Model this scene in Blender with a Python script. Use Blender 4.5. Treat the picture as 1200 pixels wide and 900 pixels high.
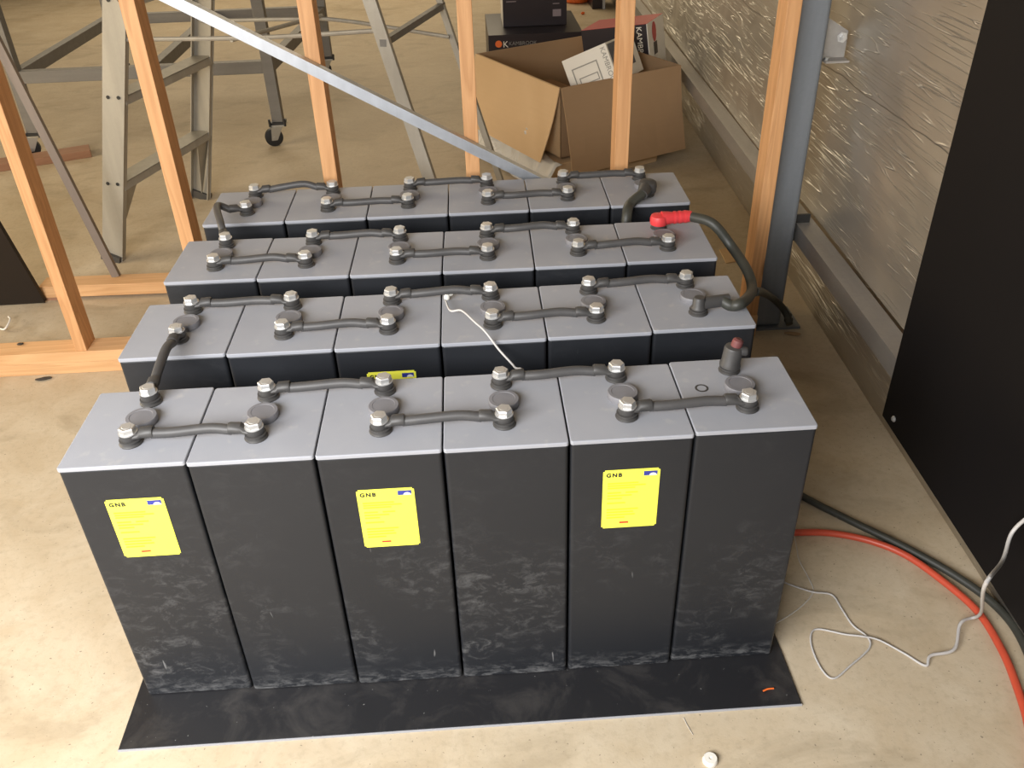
import bpy, bmesh, math, random
from mathutils import Vector, Matrix
random.seed(7)
R_ = math.radians
for o in list(bpy.data.objects): bpy.data.objects.remove(o)
scn = bpy.context.scene
col = scn.collection

# ------------------------------------------------------------------ camera
FPX = 1030.05
CAM = Vector((0.664, -1.088, 1.397))
CR = Vector((0.997974, -0.057118, -0.028017))
CU = Vector((0.055047, 0.554472, 0.830380))
CF = Vector((0.031895, 0.830240, -0.556493))
cd = bpy.data.cameras.new('camera'); cam = bpy.data.objects.new('camera', cd); col.objects.link(cam)
m3 = Matrix((CR, CU, -CF)).transposed()
cam.matrix_world = Matrix.Translation(CAM) @ m3.to_4x4()
cd.sensor_width = 36; cd.lens = FPX / 1200 * 36; cd.clip_start = 0.02
scn.camera = cam

# ------------------------------------------------------------------ light
scn.view_settings.view_transform = 'Standard'; scn.view_settings.look = 'None'
scn.view_settings.gamma = 1; scn.view_settings.use_curve_mapping = False
scn.view_settings.exposure = 0.0
w = bpy.data.worlds.new('sky'); scn.world = w; w.use_nodes = True
w.node_tree.nodes['Background'].inputs[0].default_value = (0.93, 0.95, 1.0, 1)
w.node_tree.nodes['Background'].inputs[1].default_value = 0.12

def area(name, loc, aim, sx, sy, power, color):
    l = bpy.data.lights.new(name, 'AREA'); l.shape = 'RECTANGLE'; l.size = sx; l.size_y = sy
    l.energy = power; l.color = color
    o = bpy.data.objects.new(name, l); col.objects.link(o); o.location = loc
    d = Vector(aim) - Vector(loc); o.rotation_euler = d.to_track_quat('-Z', 'Y').to_euler()
    return o
area('doorway_daylight', (-0.45, -1.40, 1.45), (0.15, -0.20, 0.0), 1.9, 0.9, 118, (0.99, 0.98, 0.975))
area('side_opening_daylight', (-3.4, 1.2, 1.15), (0.2, 1.2, 0.3), 2.6, 1.3, 105, (1.0, 0.83, 0.58))
area('rear_fill_light', (-1.0, 7.6, 2.2), (-0.4, 4.2, 0.0), 4.5, 1.6, 82, (1.0, 0.84, 0.60))  # added warm fill lamp to brighten the back floor; no opening there

# pixel helpers: where the sight line of a photo pixel meets a real plane
def ray(x, y): return CF + CR * ((x - 600) / FPX) - CU * ((y - 450) / FPX)
def on_z(x, y, z=0.0): d = ray(x, y); return CAM + d * ((z - CAM.z) / d.z)
def on_y(x, y, Y): d = ray(x, y); return CAM + d * ((Y - CAM.y) / d.y)
def on_p(x, y, P, n): d = ray(x, y); P = Vector(P); n = Vector(n); return CAM + d * ((P - CAM).dot(n) / d.dot(n))

# ------------------------------------------------------------------ materials
def mat(name, color, rough=0.6, metal=0.0, spec=None):
    m = bpy.data.materials.new(name); m.use_nodes = True
    b = m.node_tree.nodes['Principled BSDF']
    b.inputs['Base Color'].default_value = (*color, 1); b.inputs['Roughness'].default_value = rough
    b.inputs['Metallic'].default_value = metal
    if spec is not None: b.inputs['Specular IOR Level'].default_value = spec
    return m
class NT:
    def __init__(s, m): s.t = m.node_tree; s.n = s.t.nodes; s.l = s.t.links; s.b = s.n['Principled BSDF']
    def add(s, k, **kw):
        n = s.n.new(k)
        for a, v in kw.items(): setattr(n, a, v)
        return n
    def lk(s, a, b): s.l.new(a, b)
    def coords(s, scale=(1, 1, 1), rnd=False, loc=(0, 0, 0)):
        tc = s.add('ShaderNodeTexCoord'); mp = s.add('ShaderNodeMapping')
        mp.inputs['Scale'].default_value = scale; mp.inputs['Location'].default_value = loc
        src = tc.outputs['Object']
        if rnd:
            oi = s.add('ShaderNodeObjectInfo'); mu = s.add('ShaderNodeVectorMath', operation='ADD')
            sc = s.add('ShaderNodeVectorMath', operation='SCALE'); sc.inputs[0].default_value = (13.1, 7.7, 5.3)
            s.lk(oi.outputs['Random'], sc.inputs['Scale']); s.lk(src, mu.inputs[0]); s.lk(sc.outputs[0], mu.inputs[1])
            src = mu.outputs[0]
        s.lk(src, mp.inputs['Vector']); return mp.outputs[0]
    def noise(s, vec, scale, detail=3, rough=0.5, dist=0.0):
        n = s.add('ShaderNodeTexNoise'); n.inputs['Scale'].default_value = scale
        n.inputs['Detail'].default_value = detail; n.inputs['Roughness'].default_value = rough
        n.inputs['Distortion'].default_value = dist; s.lk(vec, n.inputs['Vector']); return n.outputs['Fac']
    def ramp(s, fac, stops):
        r = s.add('ShaderNodeValToRGB'); e = r.color_ramp.elements
        while len(e) < len(stops): e.new(0.5)
        for i, (p, c) in enumerate(stops):
            e[i].position = p; e[i].color = (*c, 1) if len(c) == 3 else c
        s.lk(fac, r.inputs[0]); return r.outputs[0]
    def mix(s, fac, a, b, mode='MIX'):
        m = s.add('ShaderNodeMix', data_type='RGBA', blend_type=mode)
        for sock, v in ((m.inputs[0], fac), (m.inputs[6], a), (m.inputs[7], b)):
            if isinstance(v, (int, float)): sock.default_value = v
            elif isinstance(v, tuple): sock.default_value = (*v, 1)
            else: s.lk(v, sock)
        return m.outputs[2]
    def math(s, op, a, b=None, c=None):
        m = s.add('ShaderNodeMath', operation=op)
        for i, v in enumerate((a, b, c)):
            if v is None: continue
            if isinstance(v, (int, float)): m.inputs[i].default_value = v
            else: s.lk(v, m.inputs[i])
        return m.outputs[0]
    def bump(s, h, strength, dist=0.01, prev=None):
        b = s.add('ShaderNodeBump'); b.inputs['Strength'].default_value = strength; b.inputs['Distance'].default_value = dist
        s.lk(h, b.inputs['Height'])
        if prev: s.lk(prev, b.inputs['Normal'])
        return b.outputs[0]
    def color(s, c): s.lk(c, s.b.inputs['Base Color'])
    def normal(s, c): s.lk(c, s.b.inputs['Normal'])
    def rough(s, c): s.lk(c, s.b.inputs['Roughness'])

def m_concrete():
    m = mat('concrete', (.5, .42, .3), .8); t = NT(m); v = t.coords()
    big = t.noise(v, 1.3, 4, .6); mid = t.noise(v, 7, 6, .65, .6); fine = t.noise(v, 60, 4, .7)
    c = t.ramp(big, [(.3, (.42, .33, .215)), (.7, (.53, .43, .295))])
    c = t.mix(t.ramp(mid, [(.35, (0, 0, 0)), (.7, (1, 1, 1))]), c, t.mix(.55, c, (.62, .54, .41)))
    c = t.mix(t.ramp(fine, [(.36, (.22,) * 3), (.50, (0,) * 3)]), c, (.3, .24, .16))
    sp = t.noise(v, 150, 1); c = t.mix(t.ramp(sp, [(.24, (.6,) * 3), (.28, (0,) * 3)]), c, (.1, .08, .06))
    st = t.noise(t.coords((1, 1.7, 1), loc=(3, 1, 0)), 2.6, 5, .6, 1.2)
    c = t.mix(t.ramp(st, [(.55, (0,) * 3), (.66, (.35,) * 3)]), c, (.28, .22, .14))
    t.color(c); t.rough(t.math('MULTIPLY_ADD', mid, .3, .5))
    t.normal(t.bump(fine, .12, .003, t.bump(mid, .15, .01)))
    return m
def m_wood(name, axis, a, b, knot=(.16, .06, .02)):
    m = mat(name, a, .62); t = NT(m)
    sc = [9, 9, 9]; sc[axis] = .55
    v = t.coords(tuple(sc), rnd=True)
    n = t.noise(v, 1.6, 3, .5, .5)
    wv = t.math('FRACT', t.math('MULTIPLY', n, 9.0)); g = t.ramp(wv, [(0, (0,) * 3), (.75, (1,) * 3), (1, (0,) * 3)])
    c = t.mix(t.math('MULTIPLY', g, .55), a, b)
    f = t.noise(t.coords(tuple(x * 14 for x in sc), rnd=True), 2, 2); c = t.mix(t.math('MULTIPLY', f, .22), c, b)
    ks = [5, 5, 5]; ks[axis] = 2.6
    vo = t.add('ShaderNodeTexVoronoi'); vo.inputs['Scale'].default_value = 1.0; t.lk(t.coords(tuple(ks), rnd=True), vo.inputs['Vector'])
    k = t.ramp(vo.outputs['Distance'], [(.05, (.85,) * 3), (.11, (0,) * 3)]); c = t.mix(k, c, knot)
    t.color(c); t.normal(t.bump(f, .25, .002)); return m
def m_galv(name, base=(.5, .54, .6), rough=.42, metal=.75, axis=2):
    m = mat(name, base, rough, metal); t = NT(m)
    s = [20, 20, 20]; s[axis] = 1.5
    n = t.noise(t.coords(tuple(s), rnd=True), 1.2, 4, .6); n2 = t.noise(t.coords(), 90, 2)
    c = t.mix(t.math('MULTIPLY', n, .9), tuple(x * .72 for x in base), tuple(min(1, x * 1.2) for x in base))
    t.color(c); t.rough(t.math('MULTIPLY_ADD', n2, .25, rough - .1)); return m
def m_foil():
    m = mat('silver_foil', (.6, .55, .46), .42, .85); t = NT(m)
    v = t.coords()
    sep = t.add('ShaderNodeSeparateXYZ'); t.lk(v, sep.inputs[0])
    wob = t.noise(t.coords((1, 2.2, 2.2)), 1, 3, .6)
    # horizontal creases: thin ridges, broken into short dashes
    h = 0.0
    for k, (sy, sz, wd) in enumerate(((1.4, 24, .012), (2.0, 48, .016), (3.0, 85, .022))):
        a = t.noise(t.coords((1, sy, sz), loc=(0, k * 3.3, k * 1.7)), 1, 1, .3, .05)
        ra = t.ramp(t.math('ABSOLUTE', t.math('SUBTRACT', a, .5)), [(0, (1,) * 3), (wd, (0,) * 3)])
        msk = t.ramp(t.noise(t.coords((1, 5, 14), loc=(4, 2 + k * 5, 1)), 1, 1), [(.46, (0,) * 3), (.56, (1,) * 3)])
        h = t.math('ADD', h, t.math('MULTIPLY', ra, msk))
    fine = t.noise(t.coords((1, 10, 150)), 1, 2, .5)
    big = t.noise(t.coords((1, 2.6, 4.5), loc=(0, 5, 2)), 1, 2, .5)
    # seams where one sheet laps the next
    zz = t.math('ADD', sep.outputs['Z'], t.math('MULTIPLY', t.math('SUBTRACT', wob, .5), .05))
    s = 0.0
    for z0 in (.745, 1.33):
        k = t.ramp(t.math('MULTIPLY_ADD', t.math('SUBTRACT', zz, z0), 20.0, .5), [(.47, (0,) * 3), (.53, (1,) * 3)])
        s = t.math('ADD', s, k)
    n1 = t.bump(big, .8, .05); n2 = t.bump(fine, .22, .002, n1); n3 = t.bump(h, .8, .004, n2); n4 = t.bump(s, .9, .006, n3)
    t.normal(n4)
    c = t.mix(t.noise(t.coords((1, 4, 4)), 1, 3), (.50, .465, .40), (.66, .62, .55)); c = t.mix(t.math('MULTIPLY', h, .5), c, (.95, .92, .85))  # crease ridges lightened too: their glints are painted into the colour
    t.color(c); return m
def m_case():
    m = mat('black_casing', (.035, .036, .04), .42); t = NT(m)
    v = t.coords(rnd=True)
    tc = t.add('ShaderNodeTexCoord'); sep = t.add('ShaderNodeSeparateXYZ'); t.lk(tc.outputs['Object'], sep.inputs[0])
    low = t.ramp(t.math('DIVIDE', sep.outputs['Z'], .55), [(.0, (1,) * 3), (.12, (.8,) * 3), (.45, (.45,) * 3), (.75, (.08,) * 3)])
    n = t.noise(t.coords((1, 1, 1.6), rnd=True), 26, 8, .76, .6); n2 = t.noise(v, 4, 3, .6, .5)
    sm = t.math('MULTIPLY', t.ramp(n, [(.50, (0,) * 3), (.74, (1,) * 3)]), t.ramp(n2, [(.42, (0,) * 3), (.62, (1,) * 3)]))
    sm = t.math('MULTIPLY', sm, low)
    band = t.ramp(t.math('DIVIDE', sep.outputs['Z'], .55), [(.012, (.9,) * 3), (.09, (0,) * 3)])
    n4 = t.ramp(t.noise(t.coords((1, 1, 2.5), rnd=True), 34, 6, .7, .4), [(.46, (0,) * 3), (.66, (1,) * 3)])
    sm = t.math('MAXIMUM', sm, t.math('MULTIPLY', band, n4))
    n3 = t.noise(t.coords((60, 60, 9), rnd=True), 1, 2, .5, .6); sc = t.ramp(n3, [(.76, (0,) * 3), (.78, (.35,) * 3)])
    c = t.mix(t.math('MULTIPLY', t.noise(v, 3, 3), .8), (.0125, .0140, .0175), (.021, .0225, .026))
    c = t.mix(t.math('MULTIPLY', sm, .55), c, (.30, .30, .30)); c = t.mix(t.math('MULTIPLY', sc, low), c, (.5, .5, .5))
    t.b.inputs['Specular IOR Level'].default_value = .35; t.color(c); t.rough(t.math('MULTIPLY_ADD', sm, .3, .45)); t.normal(t.bump(t.noise(v, 300, 2), .08, .001))
    return m
def m_lid():
    m = mat('grey_lid', (.36, .37, .41), .5); t = NT(m); v = t.coords(rnd=True)
    n = t.noise(v, 9, 4, .6, .4); c = t.mix(n, (.29, .30, .335), (.36, .37, .40))
    d = t.ramp(t.noise(v, 40, 3), [(.62, (0,) * 3), (.8, (.4,) * 3)]); c = t.mix(d, c, (.5, .48, .44))
    t.color(c); t.normal(t.bump(t.noise(v, 400, 2), .1, .001)); return m
def m_rubber(name, c1, c2, rough=.6):
    m = mat(name, c1, rough); t = NT(m); n = t.noise(t.coords(rnd=True), 35, 4, .6); t.color(t.mix(n, c1, c2)); return m
def m_sheet():
    m = mat('black_board', (.02, .02, .022), .38); t = NT(m); v = t.coords()
    n = t.noise(v, 9, 6, .7, .8); c = t.mix(t.ramp(n, [(.5, (0,) * 3), (.8, (.35,) * 3)]), (.016, .016, .018), (.12, .11, .1))
    sp = t.ramp(t.noise(v, 150, 2), [(.74, (0,) * 3), (.78, (.4,) * 3)]); c = t.mix(sp, c, (.5, .5, .48))
    t.color(c); return m
def m_card(name, a, b):
    m = mat(name, a, .85); t = NT(m); v = t.coords(); n = t.noise(v, 3, 4, .6)
    f = t.noise(t.coords((3, 3, 90)), 1, 2); c = t.mix(n, a, b); c = t.mix(t.math('MULTIPLY', f, .2), c, tuple(x * .8 for x in a)); t.color(c); return m

M = dict(
    concrete=m_concrete(), foil=m_foil(), case=m_case(), lid=m_lid(), sheet=m_sheet(),
    pine=m_wood('pine', 2, (.70, .38, .17), (.46, .215, .08)), plate=m_wood('pine_plate', 0, (.74, .45, .22), (.54, .28, .115)),
    redwood=m_wood('red_timber', 0, (.36, .19, .11), (.27, .13, .07)),
    galv=m_galv('galvanised', (.52, .54, .57)), column=m_galv('column_steel', (.22, .24, .265), .55, .5), girt=m_galv('girt_steel', (.42, .40, .38), .5, .7, 1),
    alu=m_galv('ladder_aluminium', (.40, .375, .32), .55, .4), frame=m_galv('frame_steel', (.20, .19, .175), .55, .35, 0),
    steel=mat('bolt_steel', (.66, .66, .65), .42, .75), zinc=mat('zinc', (.5, .5, .47), .35, .9), dark=mat('dark_metal', (.03, .03, .03), .5, .3),
    rubber=m_rubber('black_rubber', (.032, .032, .033), (.075, .07, .065), .5), cable=m_rubber('cable_sheath', (.045, .045, .047), (.085, .08, .076), .5),
    thickcable=m_rubber('thick_cable', (.028, .029, .024), (.05, .05, .04), .5), cap=m_rubber('vent_grey', (.15, .15, .165), (.21, .205, .215), .5),
    red=m_rubber('red_rubber', (.62, .03, .04), (.75, .07, .07), .45), hose=m_rubber('orange_hose', (.58, .085, .04), (.45, .06, .03), .4),
    white=mat('white_cable', (.50, .48, .46), .5), thin=mat('grey_wire', (.50, .47, .42), .55), yellow=mat('label_yellow', (.95, .93, .09), .45),
    yellowd=mat('label_print', (.80, .76, .02), .5), blue=mat('label_blue', (.03, .04, .28), .5), black=mat('print_black', (.02, .02, .02), .5),
    paper=mat('paper_white', (.78, .75, .68), .6), redprint=mat('print_red', (.6, .04, .02), .5), greyprint=mat('print_grey', (.3, .29, .26), .6),
    card=m_card('cardboard', (.58, .39, .21), (.66, .46, .26)), cardd=m_card('cardboard_dark', (.34, .215, .115), (.41, .265, .145)),  # cardboard in two tones; the darker on three sides, bottom, one flap, scrap
    tyre=mat('caster_rubber', (.012, .012, .012), .5), blackbox=mat('printed_carton_black', (.02, .015, .02), .35), panel=mat('dark_panel', (.007, .006, .006), .6, 0, .12),
    edge=mat('grey_edge', (.36, .37, .40), .6), wallp=mat('sheet_wall', (.4, .38, .33), .8), orange=mat('orange_plastic', (.8, .16, .03), .4), carton_red=mat('carton_red', (.5, .05, .05), .4), debris=mat('debris', (.05, .04, .03), .9),
    board2=mat('left_board', (.022, .016, .012), .55, 0, .25),
)
def m_clear():
    m = mat('clear_plastic', (.95, .93, .88), .15); t = NT(m)
    t.b.inputs['Transmission Weight'].default_value = .45; t.b.inputs['IOR'].default_value = 1.2
    n = t.noise(t.coords(), 9, 2, .5, 1.0); t.normal(t.bump(n, .8, .03)); return m
M['clear'] = m_clear()

# ------------------------------------------------------------------ mesh helpers
def link(name, me, m, parent=None):
    o = bpy.data.objects.new(name, me); col.objects.link(o)
    if m is not None: me.materials.append(M[m] if isinstance(m, str) else m)
    if parent: o.parent = parent
    return o
def done(bm, name, m, parent=None, smooth=False, bevel=0, seg=2, loc=None):
    bmesh.ops.recalc_face_normals(bm, faces=bm.faces)
    me = bpy.data.meshes.new(name); bm.to_mesh(me); bm.free()
    if smooth:
        for p in me.polygons: p.use_smooth = True
        try: me.set_sharp_from_angle(angle=R_(40))
        except Exception: pass
    o = link(name, me, m, parent)
    if loc is not None: o.location = loc
    if bevel:
        b = o.modifiers.new('bevel', 'BEVEL'); b.width = bevel; b.segments = seg; b.limit_method = 'ANGLE'
    return o
def abox(bm, x0, x1, y0, y1, z0, z1):
    r = bmesh.ops.create_cube(bm, size=1)['verts']
    for v in r: v.co = Vector((x0 + (v.co.x + .5) * (x1 - x0), y0 + (v.co.y + .5) * (y1 - y0), z0 + (v.co.z + .5) * (z1 - z0)))
    return r
def hexa(bm, pts):   # 8 points: bottom ring 0-3, top ring 4-7
    v = [bm.verts.new(p) for p in pts]
    for f in ((0, 3, 2, 1), (4, 5, 6, 7), (0, 1, 5, 4), (1, 2, 6, 5), (2, 3, 7, 6), (3, 0, 4, 7)): bm.faces.new([v[i] for i in f])
def slab(bm, quad, n, t):   # quad extruded by t along n
    n = Vector(n).normalized() * t
    hexa(bm, [Vector(p) for p in quad] + [Vector(p) + n for p in quad])
def bar(bm, p0, p1, wx, wy, side=(1, 0, 0)):   # rectangular bar along p0-p1; wx across 'side'
    p0 = Vector(p0); p1 = Vector(p1); d = (p1 - p0).normalized(); s = Vector(side); s = (s - d * s.dot(d)).normalized(); t = d.cross(s)
    q = [s * a * wx / 2 + t * b * wy / 2 for a, b in ((-1, -1), (1, -1), (1, 1), (-1, 1))]
    hexa(bm, [p0 + k for k in q] + [p1 + k for k in q])
def ring(bm, c, d, s, r, n):
    t = d.cross(s); return [bm.verts.new(c + s * (r * math.cos(2 * math.pi * i / n)) + t * (r * math.sin(2 * math.pi * i / n))) for i in range(n)]
def skin(bm, rings, caps=True):
    n = len(rings[0])
    for a, b in zip(rings, rings[1:]):
        for i in range(n): bm.faces.new((a[i], a[(i + 1) % n], b[(i + 1) % n], b[i]))
    if caps: bm.faces.new(rings[0][::-1]); bm.faces.new(rings[-1])
def lathe(bm, prof, c=(0, 0, 0), d=(0, 0, 1), n=24):   # prof: (r, h)
    d = Vector(d).normalized(); s = d.orthogonal().normalized(); c = Vector(c)
    skin(bm, [ring(bm, c + d * h, d, s, max(r, 1e-4), n) for r, h in prof])
def spline(P, k=8):
    P = [Vector(p) for p in P]; out = []
    Q = [P[0] * 2 - P[1]] + P + [P[-1] * 2 - P[-2]]
    for i in range(1, len(Q) - 2):
        a, b, c, d = Q[i - 1:i + 3]
        for j in range(k):
            t = j / k; out.append(.5 * ((2 * b) + (c - a) * t + (2 * a - 5 * b + 4 * c - d) * t * t + (3 * b - a - 3 * c + d) * t ** 3))
    out.append(P[-1]); return out
def tube(bm, P, r, n=12, k=8):
    pts = spline(P, k); s = None; rings = []
    for i, p in enumerate(pts):
        d = (pts[min(i + 1, len(pts) - 1)] - pts[max(i - 1, 0)]).normalized()
        if s is None: s = d.orthogonal().normalized()
        s = (s - d * s.dot(d)).normalized()
        rr = r(i / (len(pts) - 1)) if callable(r) else r
        rings.append(ring(bm, p, d, s, rr, n))
    skin(bm, rings)
def empty(name, loc=(0, 0, 0), rz=0):
    o = bpy.data.objects.new(name, None); col.objects.link(o); o.location = loc; o.rotation_euler.z = rz; o.empty_display_size = .05; return o
def tag(o, label, cat, group=None, kind=None):
    o['label'] = label; o['category'] = cat
    if group: o['group'] = group
    if kind: o['kind'] = kind
    return o
def struct(o): o['kind'] = 'structure'; return o
def text(body, size, m, parent, mw, depth=.0004, spacing=1.0, bold=0.0):
    c = bpy.data.curves.new('lettering', 'FONT'); c.body = body; c.size = size; c.extrude = depth / 2; c.offset = bold
    c.space_character = spacing; c.align_x = 'LEFT'; c.resolution_u = 3
    tmp = bpy.data.objects.new('lettering_source', c); col.objects.link(tmp)
    bpy.context.view_layer.update()
    me = bpy.data.meshes.new_from_object(tmp); bpy.data.objects.remove(tmp); bpy.data.curves.remove(c)
    me.transform(mw); me.materials.clear()
    return link('lettering', me, m, parent)
def frame_mat(o, x, y):   # matrix from origin, x dir, y dir
    x = Vector(x).normalized(); y = Vector(y); y = (y - x * y.dot(x)).normalized(); z = x.cross(y)
    m = Matrix((x, y, z)).transposed().to_4x4(); m.translation = Vector(o); return m
def bars_on(bm, fm, rects, t=.0003):
    for x0, y0, x1, y1 in rects:
        vs = abox(bm, x0, x1, y0, y1, 0, t)
        for v in vs: v.co = fm @ v.co

# ------------------------------------------------------------------ setting
XW = lambda y: 1.683 + .027 * y       # foil below the rail
XU = lambda y: 1.628 + .027 * y       # foil hung over the rail
bm = bmesh.new(); abox(bm, -6, 2.1, -3.2, 8.6, -.12, 0); struct(done(bm, 'floor', 'concrete'))
bm = bmesh.new()
ys = [-3.2 + i * .2 for i in range(60)]; prof = []
for i in range(60):
    y = ys[i]; col_v = []
    b = .008 * math.sin(y * 2.1) + .006 * math.sin(y * 5.3 + 1)
    for z, f in ((0, 0), (.12, -.01), (.24, .004), (.326, .0)):
        col_v.append(bm.verts.new((XW(y) + f * (1 + math.sin(y * 3)), y, z)))
    for z, f in ((.338, 0), (.45, .006), (.6, -.006), (.75, .004), (.95, -.004), (1.3, .004), (1.8, 0), (3.0, 0)):
        col_v.append(bm.verts.new((XU(y) + f + b * (.3 if z < .4 else 1), y, z)))
    prof.append(col_v)
for a, b in zip(prof, prof[1:]):
    for i in range(len(a) - 1): bm.faces.new((a[i], b[i], b[i + 1], a[i + 1]))
wr = done(bm, 'wall_right', 'foil', smooth=True); struct(wr)
sol = wr.modifiers.new('thickness', 'SOLIDIFY'); sol.thickness = .02; sol.offset = 1
bm = bmesh.new(); abox(bm, -6, 2.1, 8.6, 8.7, 0, 3.0); struct(done(bm, 'wall_back', 'wallp'))
bm = bmesh.new(); abox(bm, -6.1, -6, -3.2, 8.7, 0, 3.0); struct(done(bm, 'wall_left', 'wallp'))
bm = bmesh.new(); abox(bm, -6, 2.1, -1.2, 8.7, 3.0, 3.1); struct(done(bm, 'ceiling', 'wallp'))
# rail (girt) along the wall: web on top, flange facing the room
bm = bmesh.new()
for y0, y1 in ((-1.2, 8.5),):
    q = lambda x, y, z: Vector((x + .027 * y, y, z))
    slab(bm, [q(1.566, y0, .283), q(1.569, y0, .283), q(1.569, y1, .283), q(1.566, y1, .283)], (0, 0, 1), .052)
    slab(bm, [q(1.569, y0, .331), q(1.622, y0, .331), q(1.622, y1, .331), q(1.569, y1, .331)], (0, 0, 1), .004)
    slab(bm, [q(1.569, y0, .283), q(1.581, y0, .283), q(1.581, y1, .283), q(1.569, y1, .283)], (0, 0, 1), .002)
tag(struct(done(bm, 'trim_1', 'girt')), 'grey steel rail running along the foot of the foil wall', 'rail')
# dark panel screwed to the rail
px = lambda y: 1.560 + .027 * y
e = empty('wall_board', (px(-.3), -.3, .2))
bm = bmesh.new(); hexa(bm, [(px(.48), .48, .205), (px(-1.5), -1.5, .205), (px(-1.5) - .012, -1.5, .205), (px(.48) - .012, .48, .205),
                            (px(.48), .48, 1.9), (px(-1.5), -1.5, 1.9), (px(-1.5) - .012, -1.5, 1.9), (px(.48) - .012, .48, 1.9)])
o = done(bm, 'board', 'panel', bevel=.0015); o.parent = e; o.matrix_parent_inverse = Matrix.Translation(-e.location)
bm = bmesh.new(); lathe(bm, [(.007, 0), (.007, .002), (.004, .005), (.0015, .006)], (px(.42) - .012, .425, .235), (-1, 0, 0), 14)
o = done(bm, 'screw', 'steel', smooth=True); o.parent = e; o.matrix_parent_inverse = Matrix.Translation(-e.location)
tag(e, 'tall black panel screwed over the foil wall at the right edge', 'panel')

# ------------------------------------------------------------------ steel column, studs, plates
# column: hollow section with a foot plate and a bolted cleat reaching the wall
ce = empty('steel_column', (1.545, 1.27, 0))
bm = bmesh.new(); abox(bm, -.045, .045, -.045, .045, .008, 2.9); done(bm, 'shaft', 'column', ce, bevel=.012, seg=4)
bm = bmesh.new(); abox(bm, -.05, .105, -.055, .075, 0, .008); done(bm, 'foot_plate', 'column', ce)
bm = bmesh.new()
lathe(bm, [(.013, .008), (.013, .02), (.008, .02), (.008, .034)], (.078, -.02, 0), (0, 0, 1), 6); done(bm, 'anchor_bolt', 'dark', ce)
bm = bmesh.new(); abox(bm, .045, .095, -.012, -.004, .28, .36); done(bm, 'cleat', 'dark', ce)
bm = bmesh.new()
hexa(bm, [(.045, -.01, .80), (.112, -.01, .795), (.112, -.004, .795), (.045, -.004, .80), (.045, -.01, .905), (.112, -.01, .865), (.112, -.004, .865), (.045, -.004, .905)])
abox(bm, .05, .112, -.05, -.01, .795, .800)
cl = done(bm, 'cleat', 'girt', ce)
bm = bmesh.new(); lathe(bm, [(.014, 0), (.014, .003), (.009, .003), (.009, .012), (.005, .012), (.005, .018)], (.098, -.01, .850), (0, -1, 0), 6); done(bm, 'bolt', 'steel', cl)
bm = bmesh.new(); lathe(bm, [(.007, 0), (.007, .006)], (.058, -.03, .80), (0, 0, 1), 6); done(bm, 'bolt', 'zinc', cl)
tag(ce, 'grey steel column bolted beside the foil wall', 'column')

PZ = .0729
bm = bmesh.new(); abox(bm, 0, 3.10, 0, .077, 0, .037); abox(bm, 0, 3.10, 0, .077, .0371, PZ)
o = done(bm, 'bottom_plate', 'plate', bevel=.0015, loc=(-1.60, 1.183, 0)); tag(o, 'doubled pine bottom plate lying under the wall studs, left of the second row', 'timber')
studs = [(-.529, 'nearest the left edge of the photo, standing on the open plate'), (-.147, 'second from the left, in front of the stepladder stiles'),
         (.268, 'third from the left, behind the fourth row of batteries'), (.648, 'fourth from the left, crossing the left side of the cardboard box'),
         (1.047, 'fifth from the left, in front of the cardboard box'), (1.461, 'rightmost, against the steel column')]
for i, (x, d) in enumerate(studs):
    wdt = .032 if i == 0 else .037
    bm = bmesh.new(); abox(bm, 0, wdt, 0, .072, 0, 2.7)
    o = done(bm, 'wall_stud', 'pine', bevel=.0015, loc=(x, 1.186, PZ))
    tag(o, 'pine stud ' + d, 'stud', 'pine studs of the open wall frame')
# steel angle brace on the front of the studs
p0 = Vector((-.20, 1.168, 1.14)); p1 = Vector((1.05, 1.168, .43))
bm = bmesh.new(); d = (p1 - p0).normalized(); up = Vector((0, -1, 0)).cross(d) * -1
if up.z < 0: up = -up
ov = Vector((0, 1, 0))
w_ = .032
bm2 = bm
slab(bm, [p0 + ov * .016, p1 + ov * .016, p1 + ov * .016 + up * w_ * -1, p0 + ov * .016 + up * w_ * -1], (0, -1, 0), .002)
slab(bm, [p0 + ov * .016, p1 + ov * .016, p1 + ov * -.012, p0 + ov * -.012], up, .002)
tag(done(bm, 'angle_brace', 'galv'), 'galvanised angle brace running down across the pine studs', 'brace')
# second plate behind
bm = bmesh.new(); abox(bm, 0, .95, 0, .075, 0, .042)
o = done(bm, 'timber_plate', 'plate', bevel=.0015, loc=(-.83, 1.664, .012)); o.rotation_euler.z = R_(-1.5)
tag(o, 'pine board lying on the floor behind the bottom plate, under the grey strut', 'timber')
bm = bmesh.new(); abox(bm, 0, .10, 0, .09, 0, .012); 
o = done(bm, 'packer', 'redwood', loc=(-.20, 1.655, 0)); tag(o, 'small timber packer under the board behind the bottom plate', 'packer')
bm = bmesh.new(); abox(bm, 0, .10, 0, .09, 0, .012)
o = done(bm, 'packer', 'redwood', loc=(-.82, 1.668, 0)); tag(o, 'small timber packer under the left end of the board near the dark board', 'packer')
# strut standing on it
bm = bmesh.new(); bar(bm, (-.583, 1.72, .054), (-.80, 1.79, 1.10), .026, .018, (1, 0, 0))
o = done(bm, 'strut', 'redwood' if False else m_galv('strut_grey', (.26, .21, .17), .6, .1)); tag(o, 'thin grey brown strut leaning up left from the pine board', 'strut')
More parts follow.
